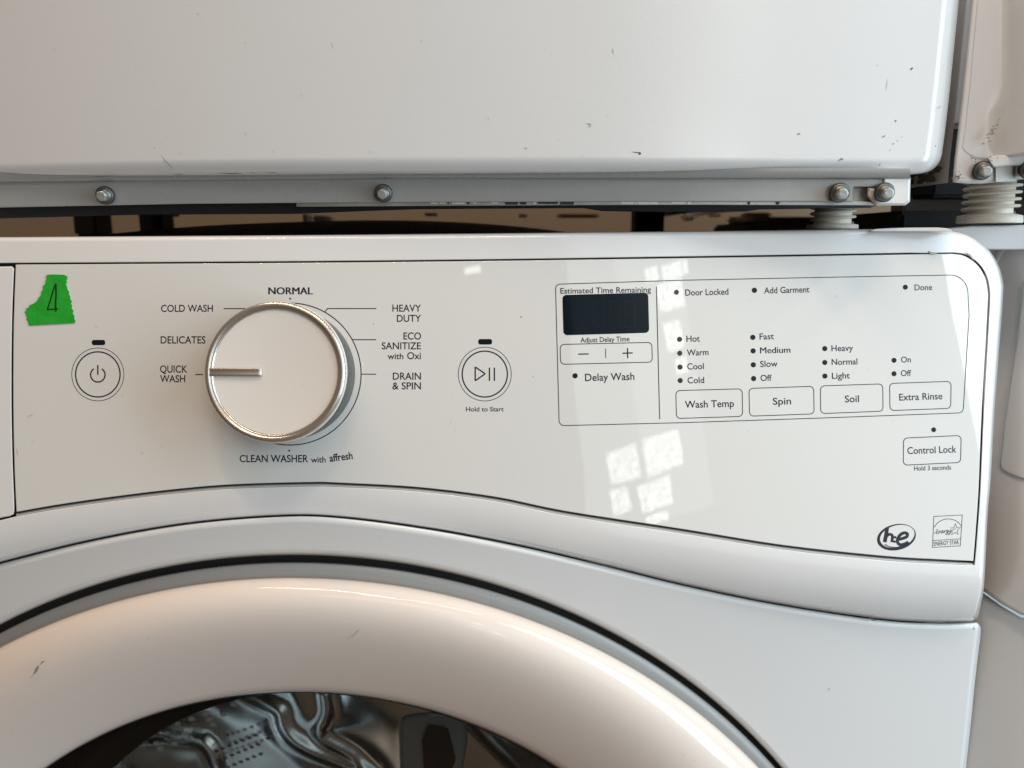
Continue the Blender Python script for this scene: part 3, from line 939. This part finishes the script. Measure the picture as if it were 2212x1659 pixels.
wear(C, W, [([(2007, 542), (2012, 547), (2024, 548)], 7, 'pale'), ([(2085, 545), (2095, 551), (2104, 563)], 4, 'pale')], off=-0.0004)
wear(C, W, [([(1128, 683), (1124, 686)], 2.4, 'scuff'), ([(1151, 813), (1152.5, 814)], 2.6, 'scuff'), ([(806, 699), (808, 700)], 2.2, 'scuff'), ([(36, 968), (38, 984)], 2.0, 'pale'),
            ([(58, 902), (72, 894)], 2, 'faint')], off=-0.00007)
wear(S_front, W, [([(1877, 1335), (1885, 1338), (1893, 1340)], 5, 'soil'), ([(1790, 1486), (1792, 1491)], 2, 'soil')], off=-0.0008)
o = bpy.data.objects.new('marks', None) if False else None
def S_bz(x, z): return S_front(x, z) - 0.0128
wear(S_bz, door, [([(73, 1457), (79, 1446), (84, 1438)], 6.0, 'smear'), ([(86, 1437), (92, 1430), (97, 1428)], 2.6, 'smear'), ([(64, 1468), (73, 1456)], 2.4, 'faint')], off=-0.0052)
wear(S_bz, door, [([(750, 1382), (764, 1372), (778, 1358)], 1.1, 'smear')], off=-0.0032)

for k in range(26):
    x, y = random.uniform(60, 2050), random.uniform(600, 1040)
    if y > 990 and 400 < x < 1000: continue
    a, l = random.uniform(0, 3.1), random.uniform(2, 9)
    wear(C, W, [([(x, y), (x + l * math.cos(a), y + l * math.sin(a))], random.uniform(0.9, 1.8), random.choice(['faint', 'faint', 'faint', 'pale']))], off=-0.00005)
# ================================================================== strip of green tape with a hand-written figure
tc = on(C, 108, 690)
tp = thing('masking_tape', 'torn green masking tape with a handwritten 4 above the power button', 'tape', tc)
tape_o = [(101.7, 593.2), (112, 592.6), (126, 593), (139, 593.2), (142, 595.5), (147, 596), (144.5, 599), (146.5, 602.5), (143, 605), (145.5, 609), (142.5, 613), (145, 619), (146, 625), (150, 630), (149, 635), (152.5, 641),
          (151.5, 645), (156, 651), (153, 655), (156.5, 661), (154.5, 665), (159, 671), (157, 677), (161, 682), (160, 688), (163.5, 692), (160.5, 697.5), (122, 699.8), (62.5, 703), (60.5, 697), (61.5, 694), (57, 690), (58.5, 685), (55.5, 681),
          (57, 678), (52.8, 674.5), (56.5, 671), (56, 667), (62, 663.5), (64, 659), (72, 656), (80, 650), (83.5, 643), (89, 637), (88.5, 632), (93, 624), (92, 619), (98.5, 612), (97.5, 608), (101, 602), (99, 599)]
def S_tape(x, z): return S_console(x, z) - 0.00045
plate('tape_strip', S_tape, tape_o, M['tape'], tp, bevel=0.6, thick=0.00042, off=0.0, grid=16, bd=0.0001, step=5, K=2)
strokes('handwriting', S_tape, [(spline([(118.5, 616.5), (113, 634), (106.5, 655), (102.5, 668.5)], 4), 3.2, False, True), (spline([(102.5, 669), (112, 668), (123.5, 667.4)], 4), 3.2, False, True),
                                (spline([(120.5, 613.5), (121, 635), (120, 655), (120.5, 671.5)], 4), 3.8, False, True)], M['marker'], tp, off=-0.00006)

# ================================================================== the machine stacked on top
D = thing('stacked_dryer', 'white scuffed dryer stacked on top of the washing machine with the big dial', 'dryer', (0.02, 0.28, 1.0105), group=None)
db = spline([(-760, 424), (-420, 408), (-200, 398.5), (0, 390.5), (300, 382.5), (640, 377.5), (960, 375.5), (1280, 375), (1600, 376.5), (1900, 378.3), (1975, 376.5), (2008, 369.5), (2027, 353), (2034.5, 335)], 6)
dr = spline([(2034.5, 335), (2048, 230), (2071.5, 0), (2090, -180), (2103, -320)], 5)
d_o = db + dr[1:] + [(-800, -320)]
plate('front_panel', S_dryer, d_o, M['enamel'], D, bevel=38, bd=0.016, thick=0.024, grid=70, step=16, K=9)
# painted base rail with rolled bottom edge
rail_o = [(-750, 400), (900, 380), (1960, 382), (1960, 404), (1846, 404.5), (1843, 410), (1843, 436), (1600, 436), (1280, 435.7), (737, 437.5), (400, 440.5), (0, 448.5), (-420, 459), (-750, 466)]
plate('base_rail', S_rail, rail_o, M['rail'], D, bevel=3, thick=0.006, grid=60, step=16, K=3)
ut = dense([(-750, 378), (900, 362), (1966, 364)], 30, False)
rows = [[on(S_rail, x, y + dy, d) for x, y in ut] for dy, d in ((0, -0.003), (18, -0.003), (21, -0.0024), (23, -0.0012), (24, 0.001))]
loft('rail_step', rows, M['rail'], D, flip=True)
# raw edge of the galvanised base under the rail
ge = [(640, 434), (900, 433), (1280, 433), (1600, 433.5), (1845, 434), (1890, 436), (1890, 443.5), (1500, 442.5), (1280, 443), (900, 445), (640, 446.5)]
plate('galvanised_base', S_rail, ge, M['galv'], D, bevel=1.2, thick=0.012, off=0.0012, grid=40, step=14, K=2)
insert = rounded([(1836, 400), (1884, 399), (1886, 443), (1836, 442)], 2)
plate('galvanised_insert', S_rail, insert, M['galv'], D, bevel=1.5, thick=0.01, off=0.0050, grid=14, step=6, K=2)
# light and dark metal patches along the lip
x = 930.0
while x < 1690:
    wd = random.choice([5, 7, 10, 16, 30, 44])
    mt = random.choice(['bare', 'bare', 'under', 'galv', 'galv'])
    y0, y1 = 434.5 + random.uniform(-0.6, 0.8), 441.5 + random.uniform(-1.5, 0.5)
    blot('lip_patch', S_rail, [(x, y0), (x + wd, y0 + random.uniform(-0.4, 0.4)), (x + wd - random.uniform(0, 2), y1), (x + random.uniform(0, 2), y1)], M[mt], D, off=0.0010)
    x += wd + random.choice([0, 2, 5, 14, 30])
# corner bracket with its folded right side
br = rounded([(1908, 378.5), (1967.5, 378), (1966, 436), (1955, 444), (1893, 444.4), (1873.5, 425), (1873.5, 405.5), (1905, 405.5)], [2, 8, 4, 6, 9, 9, 3, 6])
plate('corner_bracket', S_rail, br, M['moulding'], D, bevel=6, bd=0.004, thick=0.012, off=-0.0015, grid=16, step=6, K=4)
# underside of the base, its shade put into a near-black colour
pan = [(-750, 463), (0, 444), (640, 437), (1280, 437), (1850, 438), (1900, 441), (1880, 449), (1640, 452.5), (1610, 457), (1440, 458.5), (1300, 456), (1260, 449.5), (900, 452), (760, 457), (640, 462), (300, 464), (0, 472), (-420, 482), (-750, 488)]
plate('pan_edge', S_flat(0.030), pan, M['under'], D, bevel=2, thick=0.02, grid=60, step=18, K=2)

def bolt(px, py, S, parent, r=19.0, dx=4, dy=3, off=-0.003, rot=0.2):
    c = on(S, px, py, off)
    e = on(S, px + dx, py + dy, off - 0.006)
    ax = (e - c)
    ax = Vector((ax.x * 0.4, -0.006, ax.z * 0.8)).normalized()
    m = M_ * 0.98
    b = bpy.data.objects.new('hex_bolt', None); COL.objects.link(b); b.parent = parent; b.location = c - origin(parent); b.empty_display_size = 0.01
    R = r * m * 0.95
    lathe('bolt_recess', c, ax, [(R * 0.9, -0.004), (R * 1.13, -0.0006), (R * 1.12, 0.0001), (R * 0.95, 0.0002)], M['backing_dark'], b, n=32)
    lathe('bolt_flange', c, ax, [(R * 0.98, -0.004), (R * 1.03, 0.0002), (R * 1.0, 0.0010), (R * 0.90, 0.0013), (R * 0.80, 0.0008), (R * 0.74, 0.0016), (R * 0.60, 0.0022), (R * 0.3, 0.0022)], M['washer_steel'], b, n=36)
    a = Vector((0, 0, 1)).cross(ax).normalized(); u = ax.cross(a)
    V, F = [], []
    lv = [(0.66, 0.0016), (0.65, 0.0050), (0.60, 0.0056), (0.50, 0.0057)]
    for k, (q, h) in enumerate(lv):
        for i in range(12):
            t = 2 * math.pi * i / 12 + rot
            rr = q * (1.0 if i % 2 == 0 else 0.885) if k < 2 else q * 0.90
            V.append(c + ax * h + (a * math.cos(t) + u * math.sin(t)) * R * rr)
    for k in range(3):
        for i in range(12):
            j = (i + 1) % 12
            F.append((k * 12 + i, k * 12 + j, (k + 1) * 12 + j, (k + 1) * 12 + i))
    F.append(tuple(range(36, 48)))
    mesh('bolt_head', V, F, M['zinc'], b, smooth=False)
    return b
bolt(227, 422, S_rail, D, 19, -6, 3)
bolt(828, 417.5, S_rail, D, 18.5, -2, 3, rot=0.5)
bolt(1814, 416.5, S_rail, D, 19.5, 5, 4, rot=0.1)
bolt(1911, 415.5, S_rail, D, 19, 6, 3, off=-0.0045, rot=0.35)

def foot(px, y0, y1, depth, rpx, core, turns, parent, base=True):
    """Threaded nylon levelling foot: pixels across and from y0 (top) to y1 (bottom) at the given depth."""
    a = on(S_flat(depth), px, y0); b = on(S_flat(depth), px, y1)
    c = Vector((a.x, depth, 0))
    m = (depth + 0.40) / F_PX
    ft = bpy.data.objects.new('levelling_foot', None); COL.objects.link(ft); ft.parent = parent; ft.location = Vector((c.x, depth, b.z)) - origin(parent); ft.empty_display_size = 0.02
    zb, zt = b.z, a.z
    flange = (zt - zb) * (0.17 if base else 0.12)
    r, rc = rpx * m, core * m
    lathe('foot_core', Vector((c.x, depth, zb)), (0, 0, 1), [(rc, flange * 0.6), (rc, zt - zb + 0.012)], M['foot'], ft, n=28, up=Vector((0, 1, 0)))
    lathe('foot_base', Vector((c.x, depth, zb)), (0, 0, 1), [(r * 1.10, 0), (r * 1.13, flange * 0.2), (r * 1.10, flange), (r * 0.95, flange * 1.15), (rc, flange * 1.3)], M['foot'], ft, n=28, up=Vector((0, 1, 0)))
    V, F = [], []
    n = 28
    z0 = zb + flange * 1.5
    pitch = (zt - z0) / (turns - 0.6)
    steps = int(n * turns)
    for i in range(steps + 1):
        t = 2 * math.pi * i / n
        z = z0 + pitch * i / n
        w = pitch * 0.27
        dv = Vector((math.cos(t), math.sin(t), 0))
        for rr, dz in ((rc * 0.98, -w), (r * 0.96, -w * 0.72), (r, 0), (r * 0.96, w * 0.72), (rc * 0.98, w)):
            V.append(Vector((c.x, depth, z + dz)) + dv * rr)
    for i in range(steps):
        for k in range(4):
            F.append((i * 5 + k, i * 5 + 5 + k, i * 5 + 6 + k, i * 5 + 1 + k))
    sharp(mesh('foot_thread', V, F, M['foot'], ft), 40)
    return ft
foot(1801, 441, 494.5, 0.050, 46, 37, 3.6, D)
# rear feet and posts, dark against the wall
for px, wpx, dep in ((181, 62, 0.56), (322, 58, 0.56), (1405, 60, 0.50)):
    a = on(S_flat(dep), px - wpx / 2, 430); b = on(S_flat(dep), px + wpx / 2, 512)
    z0, z1 = 1.004, 1.060
    box('rear_foot', a.x, b.x, dep, dep + 0.04, z0, z1, M['black'], D, bev=0.004)
for px, py, wpx, hpx, dep, mt in ((690, 472, 44, 13, 0.50, 'post_glint'), (657, 470, 6, 16, 0.52, 'fitting_glint'), (1492, 468, 30, 17, 0.60, 'fitting_glint'), (1550, 462, 30, 12, 0.6, 'fitting_glint'),
                             (1250, 466, 90, 8, 0.75, 'rusty'), (1700, 476, 240, 16, 0.62, 'brown'), (1640, 464, 60, 10, 0.66, 'rusty'), (930, 463, 26, 7, 0.62, 'post_glint'),
                             (1130, 466, 18, 8, 0.62, 'fitting_glint')):
    a = on(S_flat(dep), px - wpx / 2, py - hpx / 2); b = on(S_flat(dep), px + wpx / 2, py + hpx / 2)
    box('rear_fitting', a.x, b.x, dep, dep + 0.03, b.z, a.z, M[mt], D, bev=0.004)  # pale pieces carry the gap's glints in their bright colour
# cabinet standing on the base: sides, back and the underpan well above the feet
xl, xr = -0.44, on(S_dryer, 2050, 200).x - 0.012
box('cabinet', xl, xr, 0.03, 0.62, 1.085, 1.40, M['enamel'], D, bev=0.004)
box('side_rail', xl, xl + 0.012, 0.03, 0.62, 1.030, 1.085, M['under'], D, bev=0.001)
box('side_rail', xr - 0.02, xr - 0.008, 0.05, 0.62, 1.030, 1.085, M['under'], D, bev=0.001)

# scratches and specks of the upper front
wear(S_dryer, D, [([(346, 333), (360, 350), (377, 366)], 1.2, 'mid'), ([(1266, 268), (1274, 267), (1276, 271), (1271, 274)], 3.5, 'faint'), ([(1133, 320), (1139, 320)], 4, 'faint'), ([(1365, 328), (1381, 330)], 1.6, 'scuff'),
                  ([(1378, 329), (1383, 331), (1380, 334)], 4.2, 'scuff'), ([(1967, 151), (1972, 146)], 3.6, 'scuff'), ([(1934, 263), (1936, 259.5)], 2.6, 'scuff'), ([(1905, 297), (1913, 292.5)], 1.6, 'scuff'),
                  ([(1929, 312), (1931, 309)], 2.2, 'scuff'), ([(1922, 325), (1923.5, 324)], 2.8, 'scuff'), ([(1937, 305), (1940, 303)], 1.4, 'scuff'), ([(1947, 296.5), (1948.5, 295)], 1.4, 'scuff'),
                  ([(1722, 290), (1729, 288.5)], 3.4, 'rust'), ([(1895, 143), (1897, 140)], 1.6, 'faint'), ([(1914, 195), (1918, 170)], 1.1, 'faint'), ([(2024, 235), (2032, 230)], 1.2, 'scuff'), ([(2019, 316), (2022, 315)], 2, 'scuff'),
                  ([(426, 30), (430, 31)], 2, 'faint'), ([(715, 90), (720, 104)], 1.3, 'faint'), ([(1324, 104), (1325, 117)], 2.2, 'faint')])
wear(S_dryer, D, [([(1812, 347), (1818, 343), (1821, 345)], 4, 'rust'), ([(1898, 360), (1902, 352)], 1.3, 'scuff')], off=0.0)
wear(S_dryer, D, [([(470, 373.5), (500, 375), (525, 374)], 1.8, 'mid'), ([(500, 371), (512, 374)], 1.6, 'mid'), ([(398, 377), (375, 376.5)], 1.4, 'mid'), ([(540, 373), (552, 373.5)], 1.3, 'mid'),
                  ([(575, 372.5), (600, 373)], 1.2, 'mid'), ([(180, 382.5), (240, 381)], 1.0, 'mid'), ([(70, 387), (125, 385.5)], 1.2, 'mid'), ([(0, 390), (24, 389)], 1.2, 'mid')], off=0.0075)

for k in range(20):
    x, y = random.uniform(40, 1990), random.choice([random.uniform(20, 330), random.uniform(250, 335)])
    a, l = random.uniform(0.6, 2.4), random.uniform(1.5, 8)
    wear(S_dryer, D, [([(x, y), (x + l * math.cos(a), y - l * math.sin(a))], random.uniform(0.8, 1.7), 'faint')], off=-0.00008)
# ================================================================== the neighbouring washing machine
NW = thing('washing_machine', 'shaded second white washing machine, right of the one with the dial', 'washing machine', (0.62, 0.33, 0.0))
nt_ = spline([(2040, 640), (2052, 575), (2085, 532), (2130, 507), (2200, 494), (2300, 486), (2500, 478), (2700, 474)], 6)
n_low = [(2700, 1380), (2400, 1350), (2260, 1341), (2205, 1328), (2165, 1306), (2128, 1280), (2095, 1262), (2040, 1245)]
plate('console_moulding', S_ncons, nt_ + n_low, M['moulding'], NW, bevel=9, thick=0.02, grid=40, step=14, K=4)
# its raised rim round the corner
rim = spline([(2215, 498), (2190, 510), (2168, 533), (2150, 566), (2143, 620), (2138, 720)], 6)
rows = []
for t in range(7):
    a = math.pi * t / 6
    rows.append([on(S_ncons, x + 5.5 * math.cos(a), y + 4.2 * math.cos(a), -0.0022 * math.sin(a) + 0.0004) for x, y in rim])
loft('console_rim', rows, M['moulding'], NW, flip=False)
ndr = [(2420, 600), (2212, 606), (2208, 625), (2196, 738), (2182, 830), (2170, 912), (2162, 985), (2160, 1003), (2164, 1015), (2175, 1022), (2203, 1033.5), (2260, 1052), (2420, 1090)]
plate('detergent_drawer', S_ncons, ndr, M['moulding'], NW, bevel=5, bd=0.003, thick=0.004, off=-0.0028, grid=30, step=10, K=4)
nf = [(2040, 1250), (2098, 1266), (2128, 1284), (2165, 1310), (2205, 1333), (2260, 1345), (2700, 1385), (2700, 1960), (2010, 1960)]
plate('front_panel', S_nfront, nf, M['enamel'], NW, bevel=14, bd=0.009, thick=0.02, grid=40, step=14, K=5)
box('cabinet', 0.318, 0.92, 0.12, 0.70, 0.10, 0.990, M['enamel'], NW, bev=0.003)
nl = [(2010, 496), (2095, 488), (2400, 482), (2400, 540), (2010, 540)]
plate('lid_rim', S_flat(0.060), nl, M['moulding'], NW, bevel=4, bd=0.01, thick=0.05, grid=40, step=14)
box('lid', 0.255, 0.92, 0.120, 0.60, 0.990, 1.0195, M['black'], NW, bev=0.003)  # black colour takes this strip down to the shade of the gap
wear(S_ncons, NW, [([(2195, 506), (2202, 501), (2208, 500)], 3.5, 'scuff'), ([(2182, 519), (2187, 514)], 2.5, 'scuff')], off=-0.004)

# ================================================================== the neighbouring upper machine
ND = thing('stacked_dryer', 'white dryer with a soiled lower corner standing on a tall threaded foot', 'dryer', (0.62, 0.33, 0.995))
edge = [(2121, -260), (2098, 0), (2080, 180), (2068, 290), (2061, 350), (2057.5, 394)]
# side wall running back from the front edge
rows = []
for k, dep in enumerate((0.0335, 0.038, 0.06, 0.12, 0.25, 0.45, 0.65)):
    rows.append([Vector((on(S_ndryer, x - 2.0, y).x, dep, on(S_ndryer, x - 2.0, y).z)) for x, y in dense(edge, 20, False)])
loft('side_wall', rows, M['enamel'], ND, flip=True)
fo = edge + [(2090, 397), (2120, 397), (2160, 393), (2190, 386), (2240, 386), (2600, 386), (2600, -260)]
ndd = [(2125, -260), (2106, 0), (2090, 180), (2078, 290), (2073, 318), (2079, 330), (2090, 338), (2104, 346), (2125, 350), (2160, 344), (2212, 337), (2600, 330), (2600, -260)]
plate('base_frame', S_ndryer, fo, M['enamel'], ND, bevel=8, bd=0.004, thick=0.012, grid=30, step=9, K=5)
def S_nface(x, z):                                  # dished front, rolling in towards the edge
    k = max(0.0, x - 0.258)
    return 0.0290 - 1.5 * k + 6.5 * k * k
plate('front_panel', S_nface, ndd, M['enamel'], ND, bevel=9, bd=0.004, thick=0.02, off=0.0005, grid=30, step=9, K=5)
lip = [(2134, 343), (2142, 337), (2180, 333), (2260, 328), (2600, 322), (2600, 352), (2216, 358), (2190, 358), (2160, 361), (2146, 362), (2138, 352)]
plate('base_lip', S_ndryer, lip, M['enamel'], ND, bevel=5, bd=0.003, thick=0.012, off=-0.006, grid=24, step=8, K=4)
plate('galvanised_insert', S_ndryer, rounded([(2150, 360), (2196, 356), (2194, 392), (2150, 394)], 2), M['galv'], ND, bevel=1.5, thick=0.01, off=-0.0012, grid=14, step=6, K=2)
box('shade_panel', 0.272, 0.92, 0.15, 0.17, 0.985, 1.075, M['brown'], ND, bev=0.001)  # added board, its brown holds the shade on the wall behind
box('underpan', 0.272, 0.92, 0.115, 0.145, 1.0275, 1.07, M['black'], ND, bev=0.002)  # black colour holds the shade under this machine
bolt(2123, 368.5, S_ndryer, ND, 20, 6, 3, off=-0.003, rot=0.3)
bolt(2224, 366, S_ndryer, ND, 20, 6, 3, off=-0.006, rot=0.6)
foot(2146, 388, 482.5, 0.062, 55, 42, 5.4, ND)
box('cabinet', 0.30, 0.92, 0.10, 0.66, 1.075, 1.40, M['enamel'], ND, bev=0.003)
# soiling: flaked dirt on the corner and a smear on the front
def flakes(S, parent, cx, cy, sx, sy, n, mat, off, rot=0.0, rmax=4.0):
    V, F = [], []
    for i in range(n):
        u, v = random.gauss(0, 1) * sx, random.gauss(0, 1) * sy
        x, y = cx + u * math.cos(rot) - v * math.sin(rot), cy + u * math.sin(rot) + v * math.cos(rot)
        r = random.uniform(0.25, 1) ** 1.5 * rmax
        b = len(V)
        k = 7
        V += [on(S, x + r * random.uniform(0.5, 1.2) * math.cos(2 * math.pi * j / k), y + r * 0.7 * random.uniform(0.5, 1.2) * math.sin(2 * math.pi * j / k), off - 0.00001 * i) for j in range(k)]
        F.append(tuple(range(b, b + k)))
    o = mesh('soiling', V, F, M[mat], parent, smooth=False)
    o['kind'] = 'stuff'
flakes(S_ndryer, ND, 2068, 385, 8, 6, 34, 'soil', -0.0006, rmax=3.2)
flakes(S_ndryer, ND, 2101, 346, 5, 3, 14, 'soil', -0.0040, rot=0.5, rmax=2.6)
flakes(S_ndryer, ND, 2141, 342, 4, 5, 12, 'soil', -0.0068, rmax=2.4)
flakes(S_ndryer, ND, 2142, 288, 3.5, 11, 30, 'pale', -0.0065, rot=0.55, rmax=4.6)
flakes(S_ndryer, ND, 2156, 262, 1.5, 6, 10, 'pale', -0.0075, rot=0.4, rmax=2.4)
def S_side(x, z): return 0.0
# dirt along the bottom of the side wall
sv, sf = [], []
xs_ = on(S_ndryer, 2056, 392)
for i in range(40):
    d = random.uniform(0.04, 0.10); z = xs_.z + abs(random.gauss(0, 0.004)) + 0.0015
    r = random.uniform(0.0005, 0.0022)
    b = len(sv)
    sv += [Vector((xs_.x - 0.0022 - i * 1e-5, d + 3.0 * r * random.uniform(0.5, 1.2) * math.cos(q * math.pi / 3), z + r * random.uniform(0.5, 1.2) * math.sin(q * math.pi / 3))) for q in range(6)]
    sf.append(tuple(range(b, b + 6)))
o = mesh('soiling', sv, sf, M['soil'], ND, smooth=False); o['kind'] = 'stuff'
